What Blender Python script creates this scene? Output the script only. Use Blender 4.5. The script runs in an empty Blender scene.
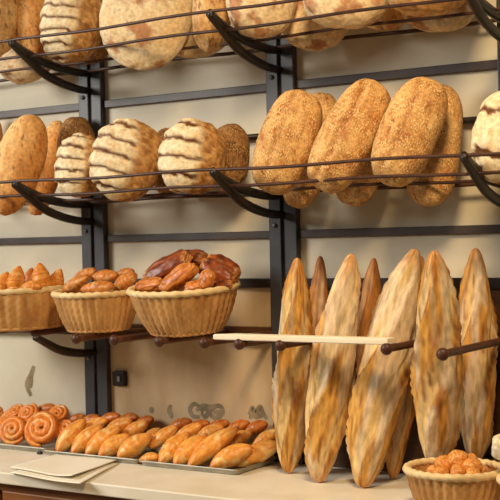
import bpy, bmesh, math, random
from mathutils import Vector, Matrix, noise, Quaternion

# ------------------------------------------------------------------ camera
SC = bpy.context.scene
COL = SC.collection
F = 1200.0                                   # focal length in pixels of a 500 px frame
TH, ROLL, PITCH = math.radians(32.4), math.radians(1.25), -math.atan(8 / 1200.0)
CAM = Vector((0, -3.22, 1.59))
fw = Vector((-math.sin(TH) * math.cos(PITCH), math.cos(TH) * math.cos(PITCH), math.sin(PITCH)))
rt = Vector((math.cos(TH), math.sin(TH), 0))
up = rt.cross(fw)
rt2 = math.cos(ROLL) * rt - math.sin(ROLL) * up
up2 = math.sin(ROLL) * rt + math.cos(ROLL) * up
cd = bpy.data.cameras.new('camera')
cam = bpy.data.objects.new('camera', cd)
COL.objects.link(cam)
M = Matrix.Identity(4)
for i in range(3):
    M[i][0], M[i][1], M[i][2], M[i][3] = rt2[i], up2[i], -fw[i], CAM[i]
cam.matrix_world = M
cd.sensor_width = 36
cd.lens = F / 500 * 36
cd.dof.use_dof = True
cd.dof.focus_distance = 3.45
cd.dof.aperture_fstop = 6.3
SC.camera = cam

# ------------------------------------------------------------------ light
SC.view_settings.view_transform = 'Standard'
SC.view_settings.look = 'None'
SC.view_settings.gamma = 1
SC.view_settings.use_curve_mapping = False
SC.view_settings.exposure = 0.03
w = bpy.data.worlds.new('world')
SC.world = w
w.use_nodes = True
w.node_tree.nodes['Background'].inputs[0].default_value = (1.0, 0.86, 0.68, 1)
w.node_tree.nodes['Background'].inputs[1].default_value = 0.115


def area(name, loc, target, size, power, color):
    l = bpy.data.lights.new(name, 'AREA')
    l.size = size
    l.energy = power
    l.color = color
    o = bpy.data.objects.new(name, l)
    COL.objects.link(o)
    o.location = loc
    o.rotation_euler = (Vector(target) - Vector(loc)).to_track_quat('-Z', 'Y').to_euler()
    return o


area('shop_window_daylight', (-4.9, -2.9, 3.0), (-2.3, -0.1, 1.4), 1.4, 140, (1.0, 0.95, 0.86))
area('warm_ceiling_lamp', (-0.7, -1.9, 3.3), (-1.55, -0.25, 1.5), 0.5, 19, (1.0, 0.72, 0.40)).data.spread = math.radians(100)


# ------------------------------------------------------------------ helpers
def ray(px, py):
    return fw + rt2 * ((px - 250) / F) + up2 * ((250 - py) / F)


def at(px, py, Y):                            # the point on the plane y = Y seen at a photo position
    r = ray(px, py)
    return CAM + r * ((Y - CAM.y) / r.y)


def on(px, py, Z):                            # the same for a level plane
    r = ray(px, py)
    return CAM + r * ((Z - CAM.z) / r.z)


def mpp(p):                                   # metres per pixel at a point
    return (p - CAM).dot(fw) / F


def lin(c):
    r = []
    for v in c:
        v = v / 255
        r.append(v / 12.92 if v <= 0.04045 else ((v + 0.055) / 1.055) ** 2.4)
    return tuple(r)


def mixc(a, b, t):
    t = max(0.0, min(1.0, t))
    return tuple(a[i] * (1 - t) + b[i] * t for i in range(3))


def ss(a, b, x):
    t = max(0.0, min(1.0, (x - a) / (b - a)))
    return t * t * (3 - 2 * t)


def tag(o, label, cat, group=None):
    o['label'] = label
    o['category'] = cat
    if group:
        o['group'] = group
    return o


def link(name, me, mat=None, parent=None):
    o = bpy.data.objects.new(name, me)
    COL.objects.link(o)
    if mat and not me.materials:
        me.materials.append(mat)
    if parent:
        o.parent = parent
    return o


def empty(name, loc, label, cat, group=None):
    o = bpy.data.objects.new(name, None)
    o.empty_display_size = 0.05
    COL.objects.link(o)
    o.location = loc
    tag(o, label, cat, group)
    return o


def mesh(name, vs, fs, cols=None, smooth=True):
    me = bpy.data.meshes.new(name)
    me.from_pydata([tuple(v) for v in vs], [], fs)
    if cols:
        a = me.color_attributes.new('crust', 'FLOAT_COLOR', 'POINT')
        a.data.foreach_set('color', [x for c in cols for x in (c[0], c[1], c[2], 1.0)])
    if smooth:
        me.polygons.foreach_set('use_smooth', [True] * len(me.polygons))
    bm = bmesh.new()
    bm.from_mesh(me)
    bmesh.ops.recalc_face_normals(bm, faces=bm.faces)
    bm.to_mesh(me)
    bm.free()
    me.update()
    return me


def fin(name, bm, smooth=False):
    me = bpy.data.meshes.new(name)
    bmesh.ops.recalc_face_normals(bm, faces=bm.faces)
    bm.to_mesh(me)
    bm.free()
    if smooth:
        me.polygons.foreach_set('use_smooth', [True] * len(me.polygons))
    return me


def add_box(bm, lo, hi, bev=0.0):
    t = bmesh.new()
    bmesh.ops.create_cube(t, size=1)
    for v in t.verts:
        v.co = Vector(((lo[i] + hi[i]) / 2 + v.co[i] * (hi[i] - lo[i]) for i in range(3)))
    if bev:
        bmesh.ops.bevel(t, geom=list(t.edges), offset=bev, segments=2, affect='EDGES', profile=0.5)
    m_ = bpy.data.meshes.new('t')
    t.to_mesh(m_)
    t.free()
    bm.from_mesh(m_)
    bpy.data.meshes.remove(m_)


def box(name, lo, hi, mat, bev=0.0, parent=None):
    bm = bmesh.new()
    add_box(bm, lo, hi, bev)
    return link(name, fin(name, bm), mat, parent)


def sweep(pts, rad, n=12, flat=1.0, ref=Vector((0, 0, 1)), col=None, disp=None, closed=False):
    """tube through pts; rad(t) radius; returns verts, faces, cols"""
    N = len(pts)
    vs, fs, cs = [], [], []
    for i, p in enumerate(pts):
        t = i / (N - 1)
        if closed:
            tan = pts[(i + 1) % N] - pts[i - 1]
        else:
            tan = pts[min(i + 1, N - 1)] - pts[max(i - 1, 0)]
        tan.normalize()
        a = tan.cross(ref)
        if a.length < 1e-4:
            a = tan.cross(Vector((1, 0, 0)))
        a.normalize()
        b = a.cross(tan)
        r = rad(t)
        for k in range(n):
            ph = 2 * math.pi * k / n
            rr = r * (1 + (disp(t, ph) if disp else 0))
            vs.append(p + a * (math.cos(ph) * rr) + b * (math.sin(ph) * rr * flat))
            if col:
                cs.append(col(t, ph))
    rows = N if closed else N - 1
    for i in range(rows):
        for k in range(n):
            j = (i + 1) % N
            fs.append((i * n + k, i * n + (k + 1) % n, j * n + (k + 1) % n, j * n + k))
    if not closed:
        fs.append(tuple(range(n - 1, -1, -1)))
        fs.append(tuple((N - 1) * n + k for k in range(n)))
    return vs, fs, cs


def tube(name, pts, r, mat, parent=None, n=10, flat=1.0, ref=Vector((0, 0, 1))):
    vs, fs, _ = sweep([Vector(p) for p in pts], (lambda t: r) if not callable(r) else r, n, flat, ref)
    return link(name, mesh(name, vs, fs), mat, parent)


def catmull(P, m=8):
    P = [Vector(p) for p in P]
    Q = [2 * P[0] - P[1]] + P + [2 * P[-1] - P[-2]]
    out = []
    for i in range(1, len(Q) - 2):
        for k in range(m):
            t = k / m
            out.append(0.5 * ((2 * Q[i]) + (Q[i + 1] - Q[i - 1]) * t + (2 * Q[i - 1] - 5 * Q[i] + 4 * Q[i + 1] - Q[i + 2]) * t * t
                              + (3 * Q[i] - Q[i - 1] - 3 * Q[i + 1] + Q[i + 2]) * t ** 3))
    out.append(P[-1])
    return out


# ------------------------------------------------------------------ materials
def material(name, rough=0.6, spec=0.3, metal=0.0):
    m = bpy.data.materials.new(name)
    m.use_nodes = True
    nt = m.node_tree
    b = nt.nodes['Principled BSDF']
    b.inputs['Roughness'].default_value = rough
    b.inputs['Specular IOR Level'].default_value = spec
    b.inputs['Metallic'].default_value = metal
    return m, nt, b


def noisy(name, c1, c2, scale, rough=0.6, spec=0.3, metal=0.0, bump=0.0, stretch=(1, 1, 1), detail=5, lo=0.35, hi=0.65, bscale=None):
    m, nt, b = material(name, rough, spec, metal)
    tc = nt.nodes.new('ShaderNodeTexCoord')
    mp = nt.nodes.new('ShaderNodeMapping')
    mp.inputs['Scale'].default_value = stretch
    nt.links.new(tc.outputs['Object'], mp.inputs[0])
    nz = nt.nodes.new('ShaderNodeTexNoise')
    nz.inputs['Scale'].default_value = scale
    nz.inputs['Detail'].default_value = detail
    nt.links.new(mp.outputs[0], nz.inputs['Vector'])
    cr = nt.nodes.new('ShaderNodeValToRGB')
    cr.color_ramp.elements[0].position = lo
    cr.color_ramp.elements[1].position = hi
    cr.color_ramp.elements[0].color = (*lin(c1), 1)
    cr.color_ramp.elements[1].color = (*lin(c2), 1)
    nt.links.new(nz.outputs[0], cr.inputs[0])
    nt.links.new(cr.outputs[0], b.inputs['Base Color'])
    if bump:
        bp = nt.nodes.new('ShaderNodeBump')
        bp.inputs['Strength'].default_value = bump
        bp.inputs['Distance'].default_value = 0.004
        n2 = nz
        if bscale:
            n2 = nt.nodes.new('ShaderNodeTexNoise')
            n2.inputs['Scale'].default_value = bscale
            nt.links.new(mp.outputs[0], n2.inputs['Vector'])
        nt.links.new(n2.outputs[0], bp.inputs['Height'])
        nt.links.new(bp.outputs[0], b.inputs['Normal'])
    return m


def crust(name, rough=0.55, spec=0.3, seeds=None, amount=0.25, scale=90, bump=0.4, stretch=1.0):
    m, nt, b = material(name, rough, spec)
    at_ = nt.nodes.new('ShaderNodeAttribute')
    at_.attribute_name = 'crust'
    tc = nt.nodes.new('ShaderNodeTexCoord')
    nz = nt.nodes.new('ShaderNodeTexNoise')
    nz.inputs['Scale'].default_value = scale
    nz.inputs['Detail'].default_value = 6
    m0 = nt.nodes.new('ShaderNodeMapping')
    m0.inputs['Scale'].default_value = (1, 1, stretch)
    nt.links.new(tc.outputs['Object'], m0.inputs[0])
    nt.links.new(m0.outputs[0], nz.inputs['Vector'])
    mr = nt.nodes.new('ShaderNodeMapRange')
    mr.inputs[1].default_value, mr.inputs[2].default_value = 0.3, 0.7
    mr.inputs[3].default_value, mr.inputs[4].default_value = 1 - amount, 1 + amount
    nt.links.new(nz.outputs[0], mr.inputs[0])
    mx = nt.nodes.new('ShaderNodeMix')
    mx.data_type = 'RGBA'
    mx.blend_type = 'MULTIPLY'
    mx.inputs[0].default_value = 1
    nt.links.new(at_.outputs['Color'], mx.inputs[6])
    nt.links.new(mr.outputs[0], mx.inputs[7])
    out = mx.outputs[2]
    bp = nt.nodes.new('ShaderNodeBump')
    bp.inputs['Strength'].default_value = bump
    bp.inputs['Distance'].default_value = 0.003
    if seeds:
        vo = nt.nodes.new('ShaderNodeTexVoronoi')
        vo.inputs['Scale'].default_value = 230
        mp = nt.nodes.new('ShaderNodeMapping')
        mp.inputs['Scale'].default_value = (1, 1, 0.6)
        nt.links.new(tc.outputs['Object'], mp.inputs[0])
        nt.links.new(mp.outputs[0], vo.inputs['Vector'])
        cr = nt.nodes.new('ShaderNodeValToRGB')
        cr.color_ramp.elements[0].position = 0.30
        cr.color_ramp.elements[0].color = (1, 1, 1, 1)
        cr.color_ramp.elements[1].position = 0.52
        cr.color_ramp.elements[1].color = (0, 0, 0, 1)
        nt.links.new(vo.outputs['Distance'], cr.inputs[0])
        # patchy seed cover
        n3 = nt.nodes.new('ShaderNodeTexNoise')
        n3.inputs['Scale'].default_value = 28
        nt.links.new(tc.outputs['Object'], n3.inputs['Vector'])
        m3 = nt.nodes.new('ShaderNodeMapRange')
        m3.inputs[1].default_value, m3.inputs[2].default_value = 0.34, 0.6
        m3.inputs[3].default_value, m3.inputs[4].default_value = 0.25, 0.9
        nt.links.new(n3.outputs[0], m3.inputs[0])
        mu = nt.nodes.new('ShaderNodeMath')
        mu.operation = 'MULTIPLY'
        nt.links.new(cr.outputs[0], mu.inputs[0])
        nt.links.new(m3.outputs[0], mu.inputs[1])
        m2 = nt.nodes.new('ShaderNodeMix')
        m2.data_type = 'RGBA'
        nt.links.new(mu.outputs[0], m2.inputs[0])
        nt.links.new(out, m2.inputs[6])
        m2.inputs[7].default_value = (*lin(seeds), 1)
        out = m2.outputs[2]
        nt.links.new(mu.outputs[0], bp.inputs['Height'])
    else:
        nt.links.new(nz.outputs[0], bp.inputs['Height'])
    nt.links.new(bp.outputs[0], b.inputs['Normal'])
    nt.links.new(out, b.inputs['Base Color'])
    return m


MAT = dict(
    wall=noisy('cream_wall_paint', (203, 195, 172), (215, 208, 188), 4.0, 0.5, 0.3, bump=0.05, bscale=60),
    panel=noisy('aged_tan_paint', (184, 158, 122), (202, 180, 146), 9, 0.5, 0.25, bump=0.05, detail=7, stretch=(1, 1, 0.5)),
    board=noisy('dark_brown_wood', (64, 40, 24), (84, 54, 32), 9, 0.5, 0.3, stretch=(0.6, 1, 8)),
    steel=noisy('grey_painted_steel', (56, 57, 63), (72, 73, 80), 14, 0.42, 0.4, bump=0.05),
    railpaint=noisy('brown_grey_rail_paint', (58, 50, 49), (74, 65, 63), 14, 0.42, 0.4, bump=0.05),
    bolt=noisy('bolt_steel', (100, 100, 102), (124, 124, 124), 40, 0.35, 0.5, 0.6),
    iron=noisy('dark_iron', (26, 20, 19), (42, 31, 27), 30, 0.4, 0.45, bump=0.1),
    rod=noisy('brown_iron_rod', (60, 38, 30), (84, 54, 42), 25, 0.45, 0.4),
    peg=noisy('brown_wood_peg', (70, 40, 27), (98, 60, 40), 18, 0.45, 0.35),
    slat=noisy('pale_wood_slat', (242, 231, 206), (250, 242, 222), 10, 0.5, 0.3, stretch=(1, 6, 6)),
    counter=noisy('pale_counter_stone', (230, 222, 202), (244, 238, 224), 7, 0.4, 0.35, detail=8),
    cabinet=noisy('brown_cabinet_wood', (112, 68, 34), (142, 90, 48), 6, 0.45, 0.3, stretch=(0.5, 1, 7)),
    floor=noisy('floor_tiles', (150, 128, 100), (172, 150, 120), 5, 0.5, 0.3),
    tray=noisy('aluminium_tray', (150, 148, 138), (172, 168, 156), 30, 0.5, 0.4, 0.5),
    paper=noisy('greaseproof_paper', (244, 237, 218), (250, 246, 234), 6, 0.6, 0.2, bump=0.15, bscale=14),
    plastic=noisy('black_plastic', (18, 17, 17), (28, 26, 25), 20, 0.4, 0.4),
    button=noisy('grey_plastic', (110, 110, 118), (130, 130, 136), 20, 0.4, 0.4),
    ink=noisy('faded_grey_paint', (128, 116, 92), (156, 140, 110), 24, 0.7, 0.1, lo=0.4, hi=0.6),
    wicker=noisy('wicker', (176, 126, 72), (214, 166, 106), 26, 0.55, 0.3, bump=0.3, stretch=(1, 1, 0.3)),
    rim=noisy('pale_wicker_rim', (226, 196, 142), (242, 218, 168), 30, 0.55, 0.3, bump=0.25),
    crust=crust('bread_crust', 0.6, 0.22),
    sesame=crust('sesame_crust', 0.6, 0.22, seeds=(242, 212, 152), amount=0.28),
    dark=crust('dark_seeded_crust', 0.65, 0.2, seeds=(196, 156, 100), amount=0.35),
    baguette=crust('baguette_crust', 0.55, 0.25, amount=0.3, scale=90, stretch=0.25, bump=0.8),
    pastry=crust('glazed_pastry', 0.38, 0.4, amount=0.16, scale=70, bump=0.25),
)

# ------------------------------------------------------------------ setting
XL, XR = -6.0, 1.6
ZC = 0.90                                     # counter top
ZT = 3.3


def struct(o):
    o['kind'] = 'structure'
    return o


struct(box('wall_back', (XL, 0, 0), (XR, 0.12, ZT), MAT['wall']))
struct(box('floor', (XL, -5.5, -0.05), (XR, 0.12, 0), MAT['floor']))

POSTS = (-2.667, -1.906, -1.150)
for X, lab in zip(POSTS, ('grey steel upright on the cream wall at the left, beside the small black switch',
                          'grey steel upright on the cream wall between the wicker baskets and the baguettes',
                          'grey steel upright at the right end of the bread racks')):
    p = empty('steel_upright', (X, 0, ZC), lab, 'post', 'steel uprights on the wall')
    bm = bmesh.new()
    add_box(bm, (-0.050, -0.026, 0), (-0.006, 0, 2.2), 0.003)
    add_box(bm, (0.006, -0.026, 0), (0.050, 0, 2.2), 0.003)
    add_box(bm, (-0.048, -0.016, 0), (0.048, 0, 2.2))
    link('channel', fin('channel', bm), MAT['steel'], p)
    for z in (0.30, 0.74, 1.20, 1.64):
        bm = bmesh.new()
        bmesh.ops.create_cone(bm, cap_ends=True, segments=12, radius1=0.008, radius2=0.006, depth=0.007,
                              matrix=Matrix.Translation((-0.028, -0.029, z)) @ Matrix.Rotation(math.pi / 2, 4, 'X'))
        link('bolt', fin('bolt', bm, True), MAT['bolt'], p)


def rail(z, h, d, lab, x0, x1, mat='railpaint'):
    o = box('wall_rail', (x0, -d, z - h / 2), (x1, 0, z + h / 2), MAT[mat], 0.002)
    tag(o, lab, 'rail', 'horizontal rails on the wall')


segs = [(XL + 1.6, POSTS[0] - 0.05), (POSTS[0] + 0.05, POSTS[1] - 0.05), (POSTS[1] + 0.05, POSTS[2] - 0.05)]
where = ('left of the left upright', 'between the two visible uprights', 'right of the right visible upright')
for (a, b), wh in zip(segs, where):
    rail(2.072, 0.026, 0.014, 'grey horizontal rail on the wall under the top rack, ' + wh, a, b)
    rail(1.612, 0.024, 0.014, 'grey horizontal rail on the wall under the middle rack, ' + wh, a, b)
rail(1.460, 0.030, 0.02, 'dark rail on the wall behind the baskets', POSTS[0] + 0.05, POSTS[1] - 0.05, 'iron')
rail(1.460, 0.030, 0.02, 'dark rail on the wall behind the baguette tops', POSTS[1] + 0.05, POSTS[2] - 0.05, 'iron')
rail(1.302, 0.040, 0.035, 'dark board on the wall under the baskets that holds the pegs', POSTS[0] + 0.05, POSTS[1] - 0.05, 'board')
rail(1.302, 0.040, 0.035, 'dark board on the wall behind the leftmost basket', XL + 1.9, POSTS[0] - 0.05, 'board')
rail(1.290, 0.040, 0.035, 'dark board on the wall behind the baguettes that holds the pegs', POSTS[1] + 0.05, POSTS[2] - 0.05, 'board')
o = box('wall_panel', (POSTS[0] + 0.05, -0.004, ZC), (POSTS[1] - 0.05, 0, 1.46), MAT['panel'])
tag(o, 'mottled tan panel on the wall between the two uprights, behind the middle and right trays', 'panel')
o = box('wood_panel', (POSTS[1] + 0.05, -0.012, ZC), (POSTS[2] - 0.05, 0, 1.44), MAT['board'])
tag(o, 'dark brown wood back panel behind the standing baguettes', 'panel')

# ------------------------------------------------------------------ racks
UP = [(-0.405, 0.004), (-0.343, -0.021), (-0.264, -0.043), (-0.18, -0.055), (-0.10, -0.060), (-0.026, -0.058)]
LO = [(-0.405, 0.0), (-0.343, -0.035), (-0.265, -0.078), (-0.184, -0.102), (-0.10, -0.115), (-0.026, -0.118)]
RODS = [(-0.400, 0.006), (-0.335, -0.036), (-0.190, -0.048), (-0.045, -0.050)]


def bracket(X, zt, parent, curves):
    for nm, c in curves:
        pts = catmull([(X, y, z + zt) for y, z in c], 6)
        tube(nm, pts, lambda t: 0.0118 + 0.003 * math.sin(math.pi * t), MAT['iron'], parent, 12, 0.9, Vector((1, 0, 0)))


for zt, lab in ((2.238, 'wrought iron bread rack at the top of the wall, with wire rods on curved brackets'),
                (1.790, 'wrought iron bread rack across the middle of the wall, with wire rods on curved brackets')):
    r = empty('bread_rack', (0, 0, 0), lab, 'rack', 'iron bread racks')
    for X in POSTS:
        bracket(X, zt, r, (('bracket_arm', UP), ('brace', LO)))
    for k, (y, z) in enumerate(RODS):
        # rods are long thin bars with a slight sag
        pts = [(XL + 1.9 + i * (XR - 1.2 - XL - 1.9) / 40, y, zt + z + 0.003 * math.sin(i * 1.1 + k)) for i in range(41)]
        tube('rod', pts, 0.0048 if k < 3 else 0.006, MAT['rod'], r, 8)
    bx = [(a + 0.0, b) for a, b in segs]
    for a, b in bx:
        tube('back_rail', [(a, -0.02, zt + 0.130), (b, -0.02, zt + 0.130)], 0.010, MAT['iron'], r, 8)

b3 = empty('shelf_bracket', (POSTS[0], 0, 1.22), 'curved iron bracket on the left upright, under the left and middle baskets', 'bracket')
bracket(0, 0.078, b3, (('brace', [(y * 0.80, z * 0.64) for y, z in LO]),))

ZP = 1.303                                    # peg axis height
PEGS = [(77, 'peg under the middle basket, first right of the iron bracket'),
        (115, 'peg under the right side of the middle basket'),
        (160, 'peg under the middle of the big dark-pastry basket'),
        (205, 'peg at the right edge of the big dark-pastry basket'),
        (240, 'peg under the pale slat, left of the first baguette'),
        (281, 'peg under the pale slat, beside the first baguette'),
        (387, 'peg under the right end of the pale slat'),
        (443, 'long peg crossing the rightmost baguette, outside the pale slat')]
PEGX = []
for px, lab in PEGS:
    X = at(px, 345, -0.385).x
    if px > 300:
        X = at(px, 350, -0.385).x
    PEGX.append(X)
    D = 0.47 if px > 430 else 0.385
    X = at(px, 352, -D).x
    p = empty('wooden_peg', (X, 0, ZP), 'brown round wooden ' + lab, 'peg', 'wooden pegs of the lower shelf')
    tube('shaft', [(0, -0.001 - D * q / 12, 0) for q in range(13)], 0.0105, MAT['peg'], p, 12)
    bm = bmesh.new()
    bmesh.ops.create_uvsphere(bm, u_segments=16, v_segments=10, radius=0.0165, matrix=Matrix.Translation((0, -D - 0.003, 0)) @ Matrix.Diagonal((1, 0.8, 1, 1)))
    link('knob', fin('knob', bm, True), MAT['peg'], p)
# pegs left of the iron bracket carry the left basket
for px in (-42, 4):
    X = at(px, 335, -0.385).x
    p = empty('wooden_peg', (X, 0, ZP), 'brown round wooden peg under the ' + ('left' if px < 0 else 'right') + ' side of the leftmost basket', 'peg', 'wooden pegs of the lower shelf')
    tube('shaft', [(0, 0, 0), (0, -0.12, 0), (0, -0.25, 0)], 0.0105, MAT['peg'], p, 12)

# pale slat across the peg ends
a, b = at(214, 341, -0.385), at(389, 346, -0.385)
zs = ZP + 0.0108
bm = bmesh.new()
vs = [(a.x, -0.392, zs), (b.x, -0.392, zs), (b.x, -0.345, zs), (a.x + 0.05, -0.345, zs)]
lo_ = [bm.verts.new(v) for v in vs]
hi_ = [bm.verts.new((v[0], v[1], v[2] + 0.016)) for v in vs]
bm.faces.new(lo_)
bm.faces.new(hi_)
for i in range(4):
    bm.faces.new((lo_[i], lo_[(i + 1) % 4], hi_[(i + 1) % 4], hi_[i]))
bmesh.ops.bevel(bm, geom=list(bm.edges), offset=0.002, segments=2, affect='EDGES')
tag(link('front_board', fin('slat', bm), MAT['slat']), 'pale cream wooden slat lying across the pegs in front of the baguettes', 'slat')

# ------------------------------------------------------------------ counter
ct = box('countertop', (XL + 1.4, -0.530, ZC - 0.036), (XR - 0.6, -0.001, ZC), MAT['counter'], 0.004)
tag(ct, 'long pale stone countertop under the trays and baguettes', 'countertop')
cb = empty('cabinet', (-1.8, -0.3, 0), 'brown wooden counter cabinet below the pale countertop', 'cabinet')
cb_body = box('body', (XL + 1.45 + 1.8, -0.200, 0.0), (XR - 0.65 + 1.8, 0.295, ZC - 0.037), MAT['cabinet'], 0.004, cb)
for k in range(8):
    x0 = XL + 1.5 + 1.8 + k * 0.62
    box('door', (x0, -0.218, 0.1), (x0 + 0.60, -0.2005, ZC - 0.06), MAT['cabinet'], 0.004, cb)

# small black switch on the wall
c = at(120.5, 378.5, -0.01)
s = empty('wall_switch', (c.x, 0, c.z), 'small black switch on the wall right of the left upright', 'switch')
box('plate', (-0.030, -0.020, -0.026), (0.026, 0, 0.026), MAT['plastic'], 0.006, s)
box('button', (-0.004, -0.026, -0.009), (0.008, -0.0195, 0.009), MAT['button'], 0.002, s)

# faded painted lettering near the foot of the wall


def strokes(lab, lst, wid=0.006, nm='painted_lettering'):
    bm = bmesh.new()
    for q_, st in enumerate(lst):
        pts = catmull([at(x, y, (-0.0006 if x < 100 else -0.0046) - 0.0003 * q_) for x, y in st], 6)
        N = len(pts)
        L, R = [], []
        for i, p in enumerate(pts):
            tn = (pts[min(i + 1, N - 1)] - pts[max(i - 1, 0)]).normalized()
            nrm = Vector((-tn.z, 0, tn.x))
            wd = wid * 1.45 * (0.55 + 0.6 * math.sin(math.pi * (0.1 + 0.8 * i / (N - 1))))
            L.append(bm.verts.new(p + nrm * wd / 2))
            R.append(bm.verts.new(p - nrm * wd / 2))
        for i in range(N - 1):
            bm.faces.new((L[i], L[i + 1], R[i + 1], R[i]))
    o = link(nm, fin('lettering', bm), MAT['ink'])
    return tag(o, lab, 'lettering', 'faded lettering on the wall')


strokes('faded grey rounded lettering on the wall behind the middle of the right croissant tray',
        [[(199, 406), (194, 404), (190, 409), (193, 416), (200, 417)], [(201, 412), (205, 408), (208, 412), (205, 417), (201, 413)],
         [(210, 411), (215, 406), (221, 407), (222, 413), (216, 418), (210, 414), (211, 409)], [(213, 412), (220, 412)],
         [(196, 410), (203, 406), (211, 407), (219, 405)]], 0.010)
strokes('faded grey pointed lettering on the wall left of the first baguette',
        [[(250, 419), (252, 408), (256, 413), (260, 407), (263, 413), (267, 419)], [(248, 412), (255, 416), (264, 415)]], 0.011)
strokes('faded grey upright mark on the wall above the middle of the croissant trays', [[(171, 405), (169, 411), (172, 417)], [(169, 410), (172, 418)]], 0.010)
strokes('faded short grey mark on the wall right of the black switch', [[(152, 407), (151.5, 410), (151, 413)]], 0.012)
strokes('faded grey tall flourish on the wall above the left pastry tray', [[(34, 366), (31, 375), (27, 385), (31, 396)], [(31, 375), (30, 388)]], 0.014)


# ------------------------------------------------------------------ loaves
def nz(v, s=0):
    return noise.noise(Vector(v) + Vector((s * 7.31, s * 3.17, s * 5.77)))


CREAM, FLOUR = lin((238, 214, 164)), lin((240, 226, 192))
BROWN, TOAST, GOLD = lin((134, 82, 42)), lin((186, 128, 70)), lin((226, 164, 86))


def crust_colour(kind, d, seed):
    n1 = nz(d * 2.2, seed)
    n2 = nz(d * 6, seed + 3)
    n3 = nz(d * 14, seed + 9)
    if kind == 'flour':
        c = mixc(lin((228, 198, 152)), FLOUR, 0.5 + n1 + 0.4 * n2)
        return mixc(c, lin((176, 112, 66)), 0.85 * ss(0.08, 0.36, n1 * 0.9 + n2 * 0.4 + n3 * 0.12))
    if kind == 'tan':
        c = mixc(lin((200, 150, 92)), lin((226, 190, 136)), 0.5 + n1 + 0.5 * n2)
        return mixc(c, lin((136, 84, 44)), ss(0.05, 0.45, n2 * 0.6 + n3 * 0.4))
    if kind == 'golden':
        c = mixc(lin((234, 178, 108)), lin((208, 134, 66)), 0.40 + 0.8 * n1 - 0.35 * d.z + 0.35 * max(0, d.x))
        c = mixc(c, lin((240, 196, 132)), ss(0.0, 0.6, -d.x * 0.5 + 0.4 * n2 + 0.15))  # left side paler, right side darker: side light put into the crust colour
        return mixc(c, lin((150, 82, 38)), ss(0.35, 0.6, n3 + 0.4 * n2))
    if kind == 'sesame':
        c = mixc(lin((212, 166, 106)), lin((182, 128, 72)), 0.45 + n1 + 0.4 * n2 + 0.3 * max(0, d.x))  # right flank browner: shading from the left light painted into the crust
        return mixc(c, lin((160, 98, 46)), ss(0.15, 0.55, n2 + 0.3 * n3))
    if kind == 'dark':
        return mixc(lin((150, 108, 64)), lin((112, 72, 40)), 0.5 + n1 + n2)
    if kind in ('choc', 'layered'):
        c = mixc(lin((150, 72, 32)), lin((84, 36, 16)), 0.45 + n1 + 0.6 * n2)
        if kind == 'layered':
            c = mixc(lin((216, 136, 64)), lin((160, 82, 34)), 0.4 + n1 + 0.6 * n2)
        e = ss(0.60, 0.80, abs(d.z) + 0.15 * n2)
        lay = 0.5 + 0.5 * math.sin(26 * (d.y + 0.3 * d.x) + 4 * n1)
        return mixc(c, mixc(lin((178, 98, 44)), lin((230, 172, 100)), lay), 0.75 * e)
    if kind == 'chunk':
        c = mixc(lin((232, 152, 70)), lin((200, 112, 44)), 0.5 + n1 + n2)
        return mixc(c, lin((246, 196, 118)), ss(0.05, 0.4, n2 + 0.5 * n3))
    if kind == 'white':
        return mixc(lin((240, 230, 204)), lin((214, 190, 146)), 0.3 + n1 + n2)
    return TOAST


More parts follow.
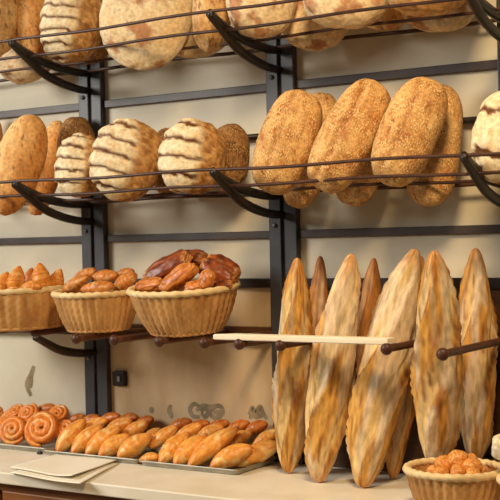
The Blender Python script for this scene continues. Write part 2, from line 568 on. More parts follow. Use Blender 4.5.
def loaf_mesh(kind, b, c, a, seed, nu=72, nv=54, expo=2.3, rough=1.0, ridge=0, bands=5, taper=0.0, tilt=0.15):
    """b half width (x), c half depth (y, front is -y), a half length (z)"""
    vs, cs, fs = [], [], []

    def pt(u, th):
        d = Vector((math.cos(u) * math.sin(th), math.sin(u) * math.sin(th), math.cos(th)))
        r = (abs(d.x) ** expo + abs(d.y) ** expo + abs(d.z) ** expo) ** (-1 / expo)
        k = 1 + rough * (0.055 * nz(d * 1.6, seed) + 0.03 * nz(d * 4, seed + 5) + 0.010 * nz(d * 11, seed + 8))
        q = d
        if kind == 'scored':
            f = ss(0.02, 0.26, -d.y * 0.42 - d.x * 0.80 + 0.12 * nz(d * 5, seed + 1))
            ph = (d.z * 0.55 + 0.5) * bands + 0.20 * nz(d * 3, seed) + tilt * d.x + seed * 0.37
            t = ph - math.floor(ph)
            gro = math.exp(-((t - 0.08) / 0.125) ** 2) + math.exp(-((t - 1.08) / 0.125) ** 2)
            k += f * (0.08 * (1 - t) - 0.10 * gro)
            n2 = nz(d * 6, seed + 3)
            n3 = nz(d * 15, seed + 3)
            side = mixc(lin((150, 98, 52)), lin((214, 168, 106)), 0.45 + n2 + 0.9 * n3)
            face = mixc(FLOUR, lin((222, 184, 128)), 0.25 + 0.8 * n2)
            col = mixc(side, face, f)
            col = mixc(col, lin((104, 60, 28)), f * ss(0.25, 0.7, gro))
        else:
            col = crust_colour(kind, d, seed)
        if ridge:                                    # a split running down the loaf
            off = d.x + 0.25 + 0.12 * nz(Vector((0, 0, d.z * 2)), seed)
            if d.y < 0.2:
                g = math.exp(-(off / 0.10) ** 2) * ss(1.0, 0.7, abs(d.z))
                k += ridge * (0.05 * math.exp(-((off - 0.2) / 0.14) ** 2) * ss(1.0, 0.6, abs(d.z)) - 0.07 * g)
                col = mixc(col, lin((150, 92, 42)), 0.6 * g)
        tw = 1 - taper * d.z
        y = c * d.y * r * k
        if y > 0:
            y *= 0.75
        return Vector((b * d.x * r * k * tw, y, a * d.z * r * k)), col

    p, q = pt(0, 1e-4)
    vs.append(p)
    cs.append(q)
    for j in range(1, nv):
        for i in range(nu):
            p, q = pt(2 * math.pi * i / nu, math.pi * j / nv)
            vs.append(p)
            cs.append(q)
    p, q = pt(0, math.pi - 1e-4)
    vs.append(p)
    cs.append(q)
    for i in range(nu):
        fs.append((0, 1 + i, 1 + (i + 1) % nu))
        e = 1 + (nv - 2) * nu
        fs.append((len(vs) - 1, e + (i + 1) % nu, e + i))
    for j in range(nv - 2):
        for i in range(nu):
            o = 1 + j * nu
            fs.append((o + i, o + nu + i, o + nu + (i + 1) % nu, o + (i + 1) % nu))
    return mesh('loaf', vs, fs, cs)


def loaf(name, label, kind, px, py, hw, hh, roll, Y, depth, seed, yaw=28, lean=8, group=None, mat=None, cat='bread', **kw):
    p = at(px, py, Y)
    s = mpp(p)
    me = loaf_mesh(kind, hw * s, depth, hh * s, seed, **kw)
    o = link(name, me, MAT[mat or {'sesame': 'sesame', 'dark': 'dark'}.get(kind, 'crust')])
    o.matrix_world = (Matrix.Translation(p) @ Matrix.Rotation(math.radians(yaw), 4, 'Z') @ Matrix.Rotation(math.radians(-lean), 4, 'X')
                      @ Matrix.Rotation(math.radians(roll), 4, 'Y'))
    tag(o, label, cat, group)
    return o


GT, GM = 'loaves on the top rack', 'loaves on the middle rack'
# top rack, front row
loaf('bread_loaf', 'brown rustic loaf at the far left end of the top rack', 'tan', -3, 14, 23, 44, 3, -0.248, 0.075, 1, group=GT)
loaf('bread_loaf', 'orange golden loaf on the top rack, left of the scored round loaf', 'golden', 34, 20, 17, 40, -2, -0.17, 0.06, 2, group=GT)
loaf('round_loaf', 'floury round loaf with dark slashes on the top rack, above the left upright', 'scored', 72, 24, 31, 40, 6, -0.25, 0.07, 3, group=GT, bands=6)
loaf('round_loaf', 'largest floury round loaf on the top rack, pale with brown patches', 'flour', 146, 16, 46, 54, 12, -0.243, 0.060, 4, group=GT)
loaf('bread_loaf', 'tan loaf on the top rack, just left of the bracket tip above the right upright', 'tan', 212, 6, 19, 46, 6, -0.25, 0.06, 5, group=GT)
loaf('round_loaf', 'pale floury loaf with brown marks on the top rack above the right upright', 'flour', 262, -6, 36, 45, 5, -0.248, 0.07, 6, group=GT)
loaf('bread_loaf', 'pale tan loaf on the top rack, first right of the right upright', 'flour', 346, -10, 44, 40, 4, -0.248, 0.07, 7, group=GT)
loaf('bread_loaf', 'brown loaf on the top rack, at the right below the frame edge', 'tan', 428, -22, 44, 40, 0, -0.25, 0.07, 8, group=GT)
# top rack, back row; undersides show below the wires
loaf('round_loaf', 'dusty loaf underside hanging below the wires of the top rack at far left', 'flour', 24, 52, 30, 32, 0, -0.115, 0.05, 11, group=GT)
loaf('round_loaf', 'seeded dark loaf behind the slashed round loaf on the top rack', 'dark', 93, 26, 22, 40, 4, -0.10, 0.05, 12, group=GT)
loaf('round_loaf', 'pale loaf underside below the wires, right of the largest floury loaf', 'flour', 196, 22, 36, 37, 0, -0.115, 0.05, 13, group=GT)
loaf('round_loaf', 'pale loaf underside below the wires of the top rack, right of the right upright', 'flour', 314, 14, 36, 38, 0, -0.11, 0.05, 14, group=GT)
loaf('bread_loaf', 'loaf underside below the wires of the top rack at far right', 'flour', 440, -2, 40, 35, 0, -0.11, 0.05, 15, group=GT)
loaf('bread_loaf', 'dim brown loaf at the back of the top rack between two pale front loaves', 'tan', 384, -6, 30, 38, 0, -0.09, 0.05, 16, group=GT)

# middle rack
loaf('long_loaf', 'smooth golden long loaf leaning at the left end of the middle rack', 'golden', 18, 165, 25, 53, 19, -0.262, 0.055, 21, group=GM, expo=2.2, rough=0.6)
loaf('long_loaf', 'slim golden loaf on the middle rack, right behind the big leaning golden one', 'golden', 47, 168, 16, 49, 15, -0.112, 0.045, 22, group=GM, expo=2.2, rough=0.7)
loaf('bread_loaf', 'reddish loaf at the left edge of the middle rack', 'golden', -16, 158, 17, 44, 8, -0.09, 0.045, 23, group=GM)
loaf('round_loaf', 'dark seeded loaf behind the small slashed loaf on the middle rack', 'dark', 76, 146, 19, 30, 0, -0.085, 0.045, 24, group=GM)
loaf('round_loaf', 'smallest floury slashed loaf on the middle rack, in front of the left upright', 'scored', 81, 166, 25, 32, 6, -0.235, 0.06, 25, group=GM, bands=5)
loaf('round_loaf', 'large floury slashed loaf with rough brown right side on the middle rack', 'scored', 127, 160, 35, 41, 14, -0.25, 0.07, 26, group=GM, bands=5)
loaf('round_loaf', 'dark seeded loaf behind and between the two big slashed loaves', 'dark', 168, 162, 18, 34, 0, -0.10, 0.05, 27, group=GM)
loaf('round_loaf', 'floury stepped-slash loaf on the middle rack, left of the right upright', 'scored', 193, 157, 33, 37, 8, -0.25, 0.07, 28, group=GM, bands=4)
loaf('round_loaf', 'dark seeded loaf behind the stepped-slash loaf, beside the right upright', 'dark', 229, 156, 21, 33, 4, -0.12, 0.05, 29, group=GM)
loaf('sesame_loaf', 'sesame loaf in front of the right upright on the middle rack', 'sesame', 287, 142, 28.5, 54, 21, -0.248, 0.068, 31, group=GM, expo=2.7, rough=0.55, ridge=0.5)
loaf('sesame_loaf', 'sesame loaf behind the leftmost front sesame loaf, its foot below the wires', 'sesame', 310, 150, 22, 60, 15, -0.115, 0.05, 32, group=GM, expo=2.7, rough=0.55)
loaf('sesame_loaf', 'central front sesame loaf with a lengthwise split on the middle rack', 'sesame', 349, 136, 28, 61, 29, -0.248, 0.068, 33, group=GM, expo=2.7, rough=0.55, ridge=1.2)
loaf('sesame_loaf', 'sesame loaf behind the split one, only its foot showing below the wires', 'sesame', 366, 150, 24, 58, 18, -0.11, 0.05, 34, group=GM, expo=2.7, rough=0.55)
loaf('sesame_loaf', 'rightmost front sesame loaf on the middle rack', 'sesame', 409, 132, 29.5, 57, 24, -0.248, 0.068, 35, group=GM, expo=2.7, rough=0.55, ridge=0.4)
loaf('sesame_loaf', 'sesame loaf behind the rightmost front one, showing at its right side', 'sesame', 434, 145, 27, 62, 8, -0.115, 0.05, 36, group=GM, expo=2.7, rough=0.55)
loaf('round_loaf', 'floury pale loaf with brown slash at the right edge of the middle rack', 'scored', 508, 138, 35, 47, 10, -0.248, 0.07, 37, group=GM, bands=2, expo=2.2)


# ------------------------------------------------------------------ baguettes
def baguette(label, bot, top, Yb, Yt, hw, seed, bow=0.0, dark=0.0, floury=0.0, base=ZC):
    p0, p1 = at(*bot, Yb), at(*top, Yt)
    p0.z = max(p0.z, base + 0.002)
    if base > ZC:
        p0.z = base + 0.002
    axis = p1 - p0
    L = axis.length
    s = mpp((p0 + p1) / 2)
    R = hw * s
    NS, NR = 150, 44
    pts = []
    for i in range(NS):
        t = i / (NS - 1)
        pts.append(Vector((bow * s * math.sin(math.pi * t) + 0.004 * nz((t * 3, 0, 0), seed), 0.003 * nz((t * 3, 1, 0), seed), L * t)))

    def rad(t):
        e = 0.06 + 0.94 * (math.sin(math.pi * min(1, max(0, t)) ** (0.85)) ** 0.55)
        return max(0.003, R * e * (1 + 0.04 * nz((t * 5, 2, 0), seed)))

    def band(t, ph):
        # long diagonal scores that wind a little round the front
        x = (ph - math.pi * 1.5) / math.pi
        if x < -1:
            x += 2
        v = t * 1.7 + x * 1.7 + seed * 0.31 + 0.10 * nz((t * 6, x * 2, 0), seed)
        return v - math.floor(v), x

    def disp(t, ph):
        f, x = band(t, ph)
        m = ss(0.95, 0.55, abs(x)) * ss(0.02, 0.12, t) * ss(0.98, 0.88, t)
        return m * (0.19 * math.exp(-((f - 0.17) / 0.06) ** 2) - 0.15 * math.exp(-((f - 0.38) / 0.15) ** 2)) + 0.05 * nz((t * 9, math.cos(ph) * 1.5, math.sin(ph) * 1.5), seed) + 0.03 * nz((t * 26, math.cos(ph) * 4, math.sin(ph) * 4), seed)

    def col(t, ph):
        f, x = band(t, ph)
        cx, sx = math.cos(ph), math.sin(ph)
        n1 = nz((t * 2.2, cx * 1.8, sx * 1.8), seed + 2)
        n2 = nz((t * 6, cx * 6, sx * 6), seed + 4)
        c = mixc(lin((224, 172, 88)), lin((188, 126, 52)), 0.5 + n1 + 0.5 * n2)
        c = mixc(c, lin((240, 212, 152)), 0.85 * ss(0.27, 0.36, f) * ss(0.72, 0.55, f))
        c = mixc(c, lin((140, 80, 34)), 0.85 * math.exp(-((f - 0.23) / 0.045) ** 2) + 0.5 * math.exp(-((f - 0.75) / 0.05) ** 2))
        c = mixc(c, lin((138, 74, 28)), 0.7 * ss(0.12, 0.4, n2 + 0.5 * nz((t * 14, cx * 9, sx * 9), seed + 7)))
        c = mixc(c, lin((226, 208, 176)), ss(0.0, 0.22, n1 + 0.25 * n2 - 0.12 + floury * 0.4 - 0.1 * x) * 0.75)
        c = mixc(c, lin((190, 118, 48)), 0.5 * (ss(0.86, 1.0, t) + ss(0.10, 0.0, t)))
        return mixc(c, lin((156, 88, 36)), dark)  # back baguettes get a browner crust, their shade put into the colour

    vs, fs, cs = sweep(pts, rad, NR, 0.82, Vector((0, 1, 0)), col, disp)
    o = link('baguette', mesh('baguette', vs, fs, cs), MAT['baguette'])
    z = axis.normalized()
    y = Vector((-math.sin(math.radians(28)), math.cos(math.radians(28)), 0))
    x = y.cross(z).normalized()
    y = z.cross(x)
    R3 = Matrix((x, y, z)).transposed().to_4x4()
    o.matrix_world = Matrix.Translation(p0) @ R3
    tag(o, label, 'baguette', 'baguettes standing behind the pale slat')
    return o


baguette('leftmost baguette, standing almost upright beside the right upright', (288, 473), (297, 258), -0.16, -0.26, 18.5, 41, bow=1)
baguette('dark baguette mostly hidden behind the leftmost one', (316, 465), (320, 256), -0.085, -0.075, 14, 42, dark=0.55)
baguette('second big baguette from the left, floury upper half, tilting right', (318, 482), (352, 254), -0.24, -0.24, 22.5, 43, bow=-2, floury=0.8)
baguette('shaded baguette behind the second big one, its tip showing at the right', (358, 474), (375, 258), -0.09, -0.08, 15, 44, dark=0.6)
baguette('strongly tilted big baguette at the right end of the pale slat', (362, 488), (416, 249), -0.25, -0.15, 25.5, 45, bow=-5, floury=0.5)
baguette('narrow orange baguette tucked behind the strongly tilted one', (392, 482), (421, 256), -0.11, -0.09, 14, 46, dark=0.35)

# the last two stand on a low box behind the small basket
BZ = 0.968
bx = empty('wooden_box', (-1.272, -0.15, ZC), 'low dark brown wooden box under the two rightmost baguettes, behind the small basket', 'box')
box('body', (-0.098, -0.10, 0), (0.098, 0.125, BZ - ZC - 0.012), MAT['board'], 0.003, bx)
box('lid', (-0.102, -0.104, BZ - ZC - 0.012), (0.102, 0.129, BZ - ZC), MAT['board'], 0.002, bx)
baguette('big pale baguette right of the slat end, behind the small basket', (437, 465), (434, 251), -0.22, -0.36, 25, 47, bow=3, floury=0.4, base=BZ)
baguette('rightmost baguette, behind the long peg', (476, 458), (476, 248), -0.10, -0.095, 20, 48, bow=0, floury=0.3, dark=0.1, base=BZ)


# ------------------------------------------------------------------ baskets
def lathe(name, prof, nth, mat, parent, sx=1.0, sy=1.0, disp=None):
    vs, fs = [], []
    for j, (r, z) in enumerate(prof):
        for i in range(nth):
            th = 2 * math.pi * i / nth
            k = disp(th, j, r, z) if disp else 0
            vs.append(((r + k) * math.cos(th) * sx, (r + k) * math.sin(th) * sy, z))
    for j in range(len(prof) - 1):
        for i in range(nth):
            fs.append((j * nth + i, j * nth + (i + 1) % nth, (j + 1) * nth + (i + 1) % nth, (j + 1) * nth + i))
    c0, c1 = len(vs), len(vs) + 1
    vs.append((0, 0, prof[0][1]))
    vs.append((0, 0, prof[-1][1]))
    for i in range(nth):
        fs.append((c0, (i + 1) % nth, i))
        e = (len(prof) - 1) * nth
        fs.append((c1, e + i, e + (i + 1) % nth))
    return link(name, mesh(name, vs, fs), mat, parent)


def basket(label, cx, cy, zb, R, H, rb, sy, tilt, stakes=34, rows=11, bulge=0.02, group=None):
    root = empty('wicker_basket', (cx, cy, zb), label, 'basket', group or 'wicker baskets')
    root.rotation_euler = (math.radians(tilt), 0, 0)
    root.location.z += math.sin(math.radians(tilt)) * rb * sy * 0.9
    prof, outer = [], []
    NJ = rows * 5
    for j in range(NJ + 1):
        t = j / NJ
        r = rb + (R - rb) * (t ** 0.75) + bulge * math.sin(math.pi * t) * R
        prof.append((r, 0.004 + t * (H - 0.006)))
    nth = stakes * 10
    outer = list(prof)
    inner = [(r - 0.007, max(z, 0.012)) for r, z in reversed(prof)]
    n_out = len(outer)

    def disp(th, j, r, z):
        if j >= n_out:
            return 0
        row = j / 5
        st = abs(math.cos(stakes * th / 2))                      # upright stakes
        wv = math.cos(stakes * th + math.pi * math.floor(row)) * abs(math.sin(math.pi * row))   # weavers going in and out
        return 0.0052 * st ** 1.5 + 0.0007 * wv
    lathe('woven_body', outer + inner, nth, MAT['wicker'], root, 1, sy, disp)
    N = 220
    ring = [Vector((R * math.cos(2 * math.pi * i / N), R * sy * math.sin(2 * math.pi * i / N), H)) for i in range(N)]
    vs, fs, _ = sweep(ring, lambda t: 0.0105, 14, 0.9, Vector((0, 0, 1)), None,
                      lambda t, ph: 0.13 * math.sin(2 * ph + 2 * math.pi * 30 * t), closed=True)
    link('rolled_rim', mesh('rolled_rim', vs, fs), MAT['rim'], root)
    ring = [Vector(((rb + 0.002) * math.cos(2 * math.pi * i / N), (rb + 0.002) * sy * math.sin(2 * math.pi * i / N), 0.007)) for i in range(N)]
    vs, fs, _ = sweep(ring, lambda t: 0.006, 10, 1, Vector((0, 0, 1)), None,
                      lambda t, ph: 0.15 * math.sin(2 * ph + 2 * math.pi * 30 * t), closed=True)
    link('base_ring', mesh('base_ring', vs, fs), MAT['wicker'], root)
    return root


ZB = ZP + 0.0105
A, B, C = at(12, 290, -0.215), at(98, 293, -0.23), at(186, 290, -0.255)
basket('leftmost wicker basket of golden croissants on the lower shelf', A.x, A.y, ZB, 0.192, A.z - ZB, 0.176, 0.86, 2, bulge=0.035)
basket('medium wicker basket of small golden rolls in front of the left upright', B.x, B.y, ZB, 0.140, B.z - ZB, 0.098, 0.9, 3)
basket('largest wicker basket, piled with dark brown pastries on the lower shelf', C.x, C.y, ZB, 0.166, C.z - ZB, 0.108, 0.92, 6, stakes=38)
S = at(455, 469, -0.385)
basket('small round wicker basket of orange bread chunks on the counter at the lower right', S.x, S.y, ZC, 0.122, S.z - ZC, 0.088, 0.95, 0, stakes=32, rows=8)
Rb = at(545, 480, -0.415)
basket('wicker basket of white floury rolls cut by the right edge of the photo', Rb.x, Rb.y, ZC, 0.105, Rb.z - ZC, 0.075, 0.95, 0, stakes=28, rows=8)


# ------------------------------------------------------------------ rolls and pastries
def roll_mesh(L, R, kind, seed, bend=0.12, turns=6, flat=0.85, NS=56, NR=24):
    pts = []
    for i in range(NS):
        t = i / (NS - 1)
        pts.append(Vector((L * (t - 0.5), bend * L * (1 - (2 * t - 1) ** 2), 0)))

    def rad(t):
        e = math.sin(math.pi * (0.02 + 0.96 * t)) ** {'croissant': 0.75, 'glazed': 0.32, 'half': 0.36, 'roll': 0.68, 'deep': 0.68}.get(kind, 0.5)
        return R * max(0.1, e)

    def step(t, ph):
        v = abs(t - 0.5) * 2 * turns / 2 + 0.12 * math.sin(ph + seed) + 0.06 * nz((t * 8, math.cos(ph), math.sin(ph)), seed)
        return v - math.floor(v)

    def disp(t, ph):
        d = 0.05 * nz((t * 4, math.cos(ph), math.sin(ph)), seed)
        if kind in ('croissant', 'bun'):
            return d + 0.10 * (1 - step(t, ph)) - 0.05
        return d + 0.012 * math.sin(turns * 6.28 * t + 2 * math.cos(ph)) + (0.10 * nz((t * 3, math.cos(ph) * 2, math.sin(ph) * 2), seed + 5) if kind in ('glazed', 'half') else 0)

    PAL = dict(croissant=((230, 152, 62), (196, 106, 34), (244, 192, 108)),
               roll=((246, 178, 84), (206, 112, 36), (254, 222, 146)),
               bun=((218, 140, 64), (150, 74, 28), (238, 186, 112)),
               glazed=((136, 62, 26), (82, 34, 14), (176, 92, 40)),
               half=((206, 128, 60), (150, 76, 30), (232, 180, 110)),
               deep=((200, 112, 40), (150, 76, 26), (226, 150, 70)))
    a_, b_, c_ = (lin(x) for x in PAL[kind])

    def col(t, ph):
        f = step(t, ph) if kind != 'roll' else (0.5 + 0.5 * math.sin(5 * ph + 3 * t + seed))
        sx = math.sin(ph)
        n1 = nz((t * 5, math.cos(ph) * 1.5, sx * 1.5), seed + 1)
        c = mixc(a_, b_, 0.35 + n1 + 0.25 * f)
        c = mixc(c, c_, 0.75 * ss(0.1, 0.5, n1 + (0.25 - 0.3 * abs(f - 0.5)) - 0.2 * sx))
        e = ss(0.78, 1.0, abs(2 * t - 1))
        return mixc(c, b_, 0.6 * e)
    vs, fs, cs = sweep(pts, rad, NR, flat, Vector((0, 0, 1)), col, disp)
    return mesh('roll', vs, fs, cs)


def settle(o, rest):                         # lift or lower a thing until its lowest point rests on a level surface
    o.matrix_world.translation.z += rest - min((o.matrix_world @ v.co).z for v in o.data.vertices)



def roll(name, label, cat, a, b, hw, kind, group, seed, bend=0.1, flat=0.85, upv=(0, -0.5, 1), rest=None):
    """a, b: (px, py, Y) of the two ends"""
    p0, p1 = at(*a), at(*b)
    L = (p1 - p0).length * (1.12 if name == 'crescent_roll' else 1)
    R = hw * mpp(p0)
    me = roll_mesh(L, R, kind, seed, bend, flat=flat)
    o = link(name, me, MAT['pastry'])
    x = (p1 - p0).normalized()
    u = Vector(upv)
    y = u.cross(x).normalized()
    z = x.cross(y)
    o.matrix_world = Matrix.Translation((p0 + p1) / 2) @ Matrix((x, y, z)).transposed().to_4x4()
    if rest is not None:
        settle(o, rest)
    tag(o, label, cat, group)
    return o


g = 'golden croissants in the leftmost basket'
for k, (a, b, hw, lab) in enumerate([
        ((16, 300, -0.27), (20, 266, -0.24), 9.5, 'croissant standing upright left of centre in the leftmost basket'),
        ((0, 300, -0.27), (8, 272, -0.24), 8, 'croissant at the left side of the leftmost basket'),
        ((47, 297, -0.215), (40, 263, -0.21), 10, 'tallest croissant, leaning left in the leftmost basket'),
        ((30, 298, -0.17), (32, 268, -0.15), 7, 'dark-tipped croissant at the back of the leftmost basket'),
        ((54, 297, -0.18), (61, 269, -0.165), 8, 'croissant at the right end of the leftmost basket'),
        ((20, 290, -0.30), (42, 287, -0.285), 6, 'low croissant lying along the front rim of the leftmost basket'),
        ((-22, 298, -0.22), (-14, 268, -0.20), 9, 'croissant at the far left of the leftmost basket')]):
    roll('croissant', lab, 'croissant', a, b, hw, 'deep' if k == 3 else 'croissant', g, 60 + k, 0.06, 0.9, (0.2, -1, 0.1))
g = 'small golden rolls in the medium basket'
for k, (a, b, hw, lab) in enumerate([
        ((63, 291, -0.25), (89, 277, -0.235), 7.5, 'roll rising from the left rim of the medium basket'),
        ((81, 290, -0.32), (114, 287, -0.31), 7.5, 'roll lying flat along the front rim of the medium basket'),
        ((92, 278, -0.21), (118, 276, -0.20), 7.5, 'roll lying level on top at the back of the medium basket'),
        ((114, 290, -0.255), (136, 275, -0.245), 9, 'roll rising to the right in the medium basket'),
        ((74, 280, -0.17), (96, 271, -0.165), 7, 'roll peeping over the back left of the medium basket'),
        ((116, 276, -0.15), (134, 272, -0.145), 6, 'roll at the back right of the medium basket')]):
    roll('bread_roll', lab, 'roll', a, b, hw, 'bun', g, 70 + k, 0.04, 0.85, (0, -0.6, 1))
g = 'dark brown pastries in the largest basket'


def folded(label, a, b, hw, th, seed, tone):
    """a chunky folded pastry: dark baked top, paler layered ends"""
    p0, p1 = at(*a), at(*b)
    L = (p1 - p0).length / 2
    r = hw * mpp(p0)
    me = loaf_mesh('choc' if tone else 'layered', r, r * th, L, seed, 56, 44, 3.0, 2.2, 1.3)
    o = link('pastry', me, MAT['pastry'])
    z = (p1 - p0).normalized()
    y = -Vector((0.35, -0.75, 0.75))
    x = y.cross(z).normalized()
    y = z.cross(x)
    o.matrix_world = Matrix.Translation((p0 + p1) / 2) @ Matrix((x, y, z)).transposed().to_4x4()
    tag(o, label, 'pastry', g)


for k, (a, b, hw, th, tone, lab) in enumerate([
        ((137, 288, -0.29), (163, 284, -0.31), 8, 0.9, 0, 'light brown pastry by the left rim of the largest basket'),
        ((146, 279, -0.25), (190, 257, -0.22), 12, 0.75, 1, 'dark glazed pastry sloping up at the upper left of the pile in the largest basket'),
        ((162, 290, -0.33), (196, 266, -0.30), 10, 0.8, 0, 'orange-brown pastry slanting in the front middle of the largest basket'),
        ((203, 263, -0.26), (238, 279, -0.235), 14, 0.75, 1, 'biggest dark glazed pastry at the right of the pile in the largest basket'),
        ((176, 261, -0.17), (206, 260, -0.165), 11, 0.8, 1, 'dark glazed pastry on top at the back of the largest basket'),
        ((202, 264, -0.16), (228, 268, -0.155), 10, 0.8, 1, 'dark glazed pastry behind the biggest one in the largest basket'),
        ((186, 289, -0.335), (203, 286, -0.33), 7, 0.8, 0, 'small orange-brown pastry on the front rim of the largest basket'),
        ((202, 288, -0.325), (212, 271, -0.315), 8, 0.8, 0, 'pale-ended pastry under the biggest dark one in the largest basket'),
        ((214, 287, -0.285), (232, 283, -0.27), 7, 0.8, 1, 'brown pastry at the right rim of the largest basket')]):
    folded(lab, a, b, hw, th, 80 + k, tone)
# more of the same underneath, carrying the piles
for (c, r, n, kind, nm, cat, g, lab) in ((A, 0.10, 5, 'croissant', 'croissant', 'croissant', 'golden croissants in the leftmost basket', 'croissant buried under the others in the leftmost basket'),
                                         (B, 0.06, 3, 'bun', 'bread_roll', 'roll', 'small golden rolls in the medium basket', 'roll buried under the others in the medium basket'),
                                         (C, 0.07, 3, 'half', 'pastry', 'pastry', 'dark brown pastries in the largest basket', 'pastry buried under the pile in the largest basket')):
    me = roll_mesh(r * 1.7, 0.023, kind, 90, 0.0)
    for k in range(n):
        for lv in range(2):
            o = link(nm, me, MAT['pastry'])
            o.location = (c.x + (k - (n - 1) / 2) * 0.049, c.y, ZB + 0.037 + lv * 0.042)
            o.rotation_euler = (0, 0, math.pi / 2 + 0.1 * (k % 3 - 1))
            tag(o, lab, cat, g)


# ------------------------------------------------------------------ trays
def tray(label, x0, x1, y0, y1):
    root = empty('baking_tray', ((x0 + x1) / 2, (y0 + y1) / 2, ZC), label, 'tray', 'metal baking trays on the counter')
    hx, hy = (x1 - x0) / 2, (y1 - y0) / 2
    def loop(ix, z, rc=0.012):
        out = []
        for sx, sy, a0 in ((1, 1, 0), (-1, 1, 90), (-1, -1, 180), (1, -1, 270)):
            for q in range(5):
                an = math.radians(a0 + q * 22.5)
                out.append((sx * (hx - ix - rc) + rc * math.cos(an), sy * (hy - ix - rc) + rc * math.sin(an), z))
        return out
    L = [loop(0.010, 0.001), loop(0.004, 0.012), loop(0.0, 0.016), loop(0.0015, 0.0185), loop(0.006, 0.017), loop(0.012, 0.0035)]
    n = len(L[0])
    vs = [v for l in L for v in l]
    fs = []
    for j in range(len(L) - 1):
        for i in range(n):
            fs.append((j * n + i, j * n + (i + 1) % n, (j + 1) * n + (i + 1) % n, (j + 1) * n + i))
    fs.append(tuple(range(n - 1, -1, -1)))
    fs.append(tuple((len(L) - 1) * n + i for i in range(n)))
    link('pan', mesh('pan', vs, fs, None, False), MAT['tray'], root)
    return root


tray('left metal tray of spiral pastries on the counter', -3.14, -2.722, -0.225, -0.025)
tray('middle metal tray of golden rolls on the counter', -2.712, -2.318, -0.255, -0.025)
tray('right metal tray of golden rolls on the counter, left of the baguettes', -2.306, -1.938, -0.265, -0.025)

ORD = ('first', 'second', 'third', 'fourth', 'fifth', 'sixth', 'seventh', 'eighth', 'ninth')


def row(tr, rw, items, kind='roll', bend=0.15):
    for k, (a, b, hw) in enumerate(items):
        hw = hw * {'front': 1.25, 'second': 1.12, 'back': 1.12}[rw]
        rest = ZC + 0.0042 if rw == 'front' else None
        roll('crescent_roll', 'golden crescent roll in the %s row of the %s tray, %s from the left' % (rw, tr, ORD[k]), 'roll', a, b, hw, kind,
             'golden crescent rolls on the counter trays', hash_(tr, rw) + k, bend, 0.85, (-0.5, -0.5, 1), rest)


def hash_(a, b):
    return 100 + len(a) * 7 + len(b) * 13


row('middle', 'front', [((59, 451, -0.215), (84, 422, -0.13), 8.5), ((74, 452, -0.215), (101, 427, -0.135), 8.5), ((88, 456, -0.22), (119, 431, -0.14), 9),
                        ((101, 458, -0.23), (128, 439, -0.155), 8), ((120, 461, -0.235), (150, 441, -0.16), 9.5)])
row('middle', 'second', [((80, 433, -0.12), (106, 421, -0.08), 7), ((104, 436, -0.115), (130, 421, -0.08), 8), ((122, 439, -0.115), (146, 424, -0.08), 8), ((146, 445, -0.12), (160, 430, -0.08), 8)])
row('middle', 'back', [((78, 427, -0.06), (98, 419, -0.05), 6.5), ((96, 426, -0.06), (118, 417, -0.05), 6.5), ((114, 426, -0.06), (136, 418, -0.05), 6.5), ((134, 428, -0.06), (152, 420, -0.05), 6.5)], 'deep')
row('right', 'front', [((140, 463, -0.245), (157, 460, -0.235), 5), ((162, 463, -0.235), (188, 436, -0.145), 9), ((177, 465, -0.24), (206, 438, -0.15), 9.5), ((191, 468, -0.24), (236, 433, -0.14), 9.5),
                       ((213, 469, -0.235), (250, 451, -0.17), 9.5), ((238, 462, -0.17), (278, 443, -0.10), 9.5)])
row('right', 'second', [((152, 447, -0.155), (176, 428, -0.10), 8), ((174, 444, -0.13), (200, 426, -0.085), 8), ((197, 440, -0.12), (222, 428, -0.08), 7.5), ((222, 449, -0.13), (250, 434, -0.09), 8), ((254, 447, -0.115), (280, 432, -0.075), 7.5)])
row('right', 'back', [((168, 431, -0.07), (190, 422, -0.05), 6.5), ((186, 432, -0.07), (208, 424, -0.05), 6.5), ((206, 432, -0.07), (228, 424, -0.05), 6.5), ((226, 434, -0.07), (248, 424, -0.05), 7), ((246, 433, -0.065), (266, 425, -0.05), 7)], 'deep')


def swirl(label, px, py, Y, rpx, seed, yaw=15, lean=25, kind=0):
    p = at(px, py, Y)
    R = rpx * mpp(p)
    T = 2.6
    N = 150
    wd = R / (T + 0.6)
    pts = []
    for i in range(N):
        t = i / (N - 1)
        an = 2 * math.pi * T * t + seed
        r = wd * 0.25 + (R - wd * 0.75) * t
        pts.append(Vector((r * math.cos(an), -0.25 * wd * (1 - t), r * math.sin(an))))
    a_, b_, c_ = lin((232, 140, 54)), lin((170, 76, 24)), lin((248, 196, 112))

    def col(t, ph):
        n1 = nz((t * 14, math.cos(ph), math.sin(ph)), seed)
        n2_ = nz((t * 40, math.cos(ph) * 3, math.sin(ph) * 3), seed + 5)
        c = mixc(a_, b_, 0.35 + 0.9 * n1 + 0.7 * n2_)
        return mixc(c, c_, ss(0.0, 0.45, math.cos(ph) * 0.5 + n1 + 0.5 * n2_ - 0.1) * 0.85 * (0.5 + 0.5 * t))
    vs, fs, cs = sweep(pts, lambda t: wd * 0.60 * (0.6 + 0.4 * math.sin(math.pi * min(1, t * 1.02) ** 0.5) + (0.3 if t < 0.9 else 3 * (1 - t))), 16, 1.25, Vector((0, 1, 0)), col,
                       lambda t, ph: 0.12 * nz((t * 22, math.cos(ph) * 1.5, math.sin(ph) * 1.5), seed) + 0.08 * nz((t * 60, math.cos(ph) * 3, math.sin(ph) * 3), seed))
    o = link('spiral_pastry', mesh('spiral_pastry', vs, fs, cs), MAT['pastry'])
    o.matrix_world = Matrix.Translation(p) @ Matrix.Rotation(math.radians(yaw), 4, 'Z') @ Matrix.Rotation(math.radians(-lean), 4, 'X')
    if Y < -0.14:
        settle(o, ZC + 0.0042)
    tag(o, label, 'pastry', 'spiral pastries on the left tray')


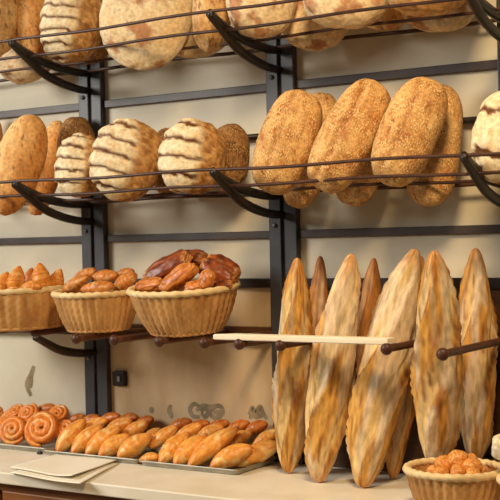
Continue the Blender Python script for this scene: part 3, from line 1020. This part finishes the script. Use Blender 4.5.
swirl('largest spiral pastry, at the right front of the left tray', 43, 431, -0.155, 21, 1)
swirl('spiral pastry left of the largest one on the left tray', 14, 434, -0.16, 17, 2)
swirl('spiral pastry at the left edge of the photo on the left tray', -14, 432, -0.165, 15, 3)
swirl('spiral pastry showing its pale rim behind the two front ones on the left tray', 28, 414, -0.10, 13, 4, 5, 35)
swirl('dark-baked spiral pastry at the back left of the left tray', 8, 419, -0.075, 12, 5, 0, 40)
swirl('spiral pastry at the back of the left tray, behind the largest one', 58, 415, -0.08, 13, 6, 10, 45)
swirl('spiral pastry at the back of the left tray, between the dark-baked and pale-rimmed ones', 16, 412, -0.055, 11, 7, -5, 50)
swirl('spiral pastry at the right end of the left tray, beside the middle tray', 66, 429, -0.12, 12, 8, 20, 40)
swirl('dark spiral pastry at the very back of the left tray, left of the wall flourish', -4, 413, -0.05, 10, 9, 0, 50)
roll('crescent_roll', 'dark golden roll at the back of the left tray above the largest spiral', 'roll', (34, 415, -0.06), (54, 408, -0.05), 7, 'deep', 'golden crescent rolls on the counter trays', 150)
roll('crescent_roll', 'dark golden roll at the back right corner of the left tray', 'roll', (66, 424, -0.07), (84, 417, -0.05), 6, 'deep', 'golden crescent rolls on the counter trays', 151)

# greaseproof paper on the counter, in front of the middle tray
def sheet(label, pts, z, seed, curl):
    c = [on(x, y, ZC) for x, y in pts]                      # front-left, front-right, back-right, back-left
    n, m_ = 24, 16
    vs, fs = [], []
    for s_ in (0, 1):
        for j in range(m_ + 1):
            for i in range(n + 1):
                u, v = i / n, j / m_
                p = (c[0] * (1 - u) + c[1] * u) * (1 - v) + (c[3] * (1 - u) + c[2] * u) * v
                h = 0.0015 + 0.0025 * (0.5 + nz((u * 2, v * 2, 0), seed)) + curl * max(0, u - 0.6) ** 2 * (1 - v) * 6
                vs.append((p.x, p.y, z + h + s_ * 0.0008))
    K = (n + 1) * (m_ + 1)
    for j in range(m_):
        for i in range(n):
            q = j * (n + 1) + i
            fs.append((q, q + n + 1, q + n + 2, q + 1))
            fs.append((K + q, K + q + 1, K + q + n + 2, K + q + n + 1))
    per = [i for i in range(n + 1)] + [j * (n + 1) + n for j in range(1, m_ + 1)] + [m_ * (n + 1) + i for i in range(n - 1, -1, -1)] + [j * (n + 1) for j in range(m_ - 1, 0, -1)]
    for i in range(len(per)):
        a, b = per[i], per[(i + 1) % len(per)]
        fs.append((a, b, K + b, K + a))
    o = link('paper_sheet', mesh('paper_sheet', vs, fs), MAT['paper'])
    tag(o, label, 'paper', 'paper sheets on the counter')


sheet('lower pale paper sheet on the counter, its corner sticking out at the front right', [(10, 474), (80, 486), (119, 464), (62, 457)], ZC, 1, 0.004)
sheet('upper pale paper sheet on the counter in front of the middle tray', [(10, 470), (72, 481.5), (118, 462.5), (58, 456.5)], ZC + 0.0055, 2, 0.010)
c = on(54.5, 452.5, ZC)
cl = empty('binder_clip', (-2.737, -0.238, ZC), 'tiny black clip on the counter at the corner between the left and middle trays', 'clip')
box('jaw', (-0.009, -0.006, 0), (0.009, 0.006, 0.010), MAT['plastic'], 0.002, cl)
tube('handle', [(-0.005, 0, 0.0095), (-0.004, 0, 0.018), (0.004, 0, 0.018), (0.005, 0, 0.0095)], 0.0012, MAT['plastic'], cl, 8)

# chunks in the small basket, floury rolls in the one at the edge
random.seed(5)
def lump(name, label, cat, p, r, kind, seed, group, mat='crust', sq=0.85):
    me = loaf_mesh(kind, r * 1.1, r, r * sq, seed, 36, 28, 2.4, 2.2)
    o = link(name, me, MAT[mat])
    o.location = p
    o.rotation_euler = (0.3 * math.sin(seed), 0.3 * math.cos(seed * 2), seed)
    tag(o, label, cat, group)


g = 'orange bread chunks in the small basket'
for k, (px, py, Y, r, lab) in enumerate([
        (459, 460, -0.385, 0.029, 'topmost orange bread chunk in the small basket'),
        (444, 465, -0.40, 0.022, 'orange bread chunk left of the topmost one'),
        (472, 466, -0.40, 0.023, 'orange bread chunk right of the topmost one'),
        (457, 472, -0.43, 0.021, 'orange bread chunk in front of the topmost one'),
        (434, 471, -0.395, 0.018, 'orange bread chunk near the left rim of the small basket'),
        (441, 474, -0.44, 0.019, 'orange bread chunk at the front left of the small basket'),
        (474, 475, -0.44, 0.020, 'orange bread chunk at the front right of the small basket'),
        (480, 471, -0.38, 0.018, 'orange bread chunk near the right rim of the small basket'),
        (446, 462, -0.33, 0.020, 'orange bread chunk at the back left of the small basket'),
        (470, 461, -0.33, 0.020, 'orange bread chunk at the back right of the small basket')]):
    lump('bread_chunk', lab, 'bread', at(px, py, Y), r, 'chunk', 200 + k, g, 'pastry')
for k in range(7):
    an = k * 6.283 / 6
    rr = 0.052 if k < 6 else 0
    lump('bread_chunk', 'orange bread chunk buried under the others in the small basket', 'bread', (S.x + rr * math.cos(an), S.y + rr * math.sin(an), ZC + 0.042), 0.028, 'chunk', 220 + k, g, 'pastry')
g = 'white floury rolls in the basket at the right edge'
for k, (px, py, Y, r, lab) in enumerate([
        (508, 446, -0.41, 0.042, 'white floury roll at the right edge of the photo, above the small basket'),
        (546, 450, -0.43, 0.038, 'white floury roll on the right of its basket, beyond the photo edge'),
        (526, 470, -0.45, 0.034, 'white floury roll at the front of its basket near the right edge')]):
    lump('floury_roll', lab, 'roll', at(px, py, Y), r, 'white', 240 + k, g)
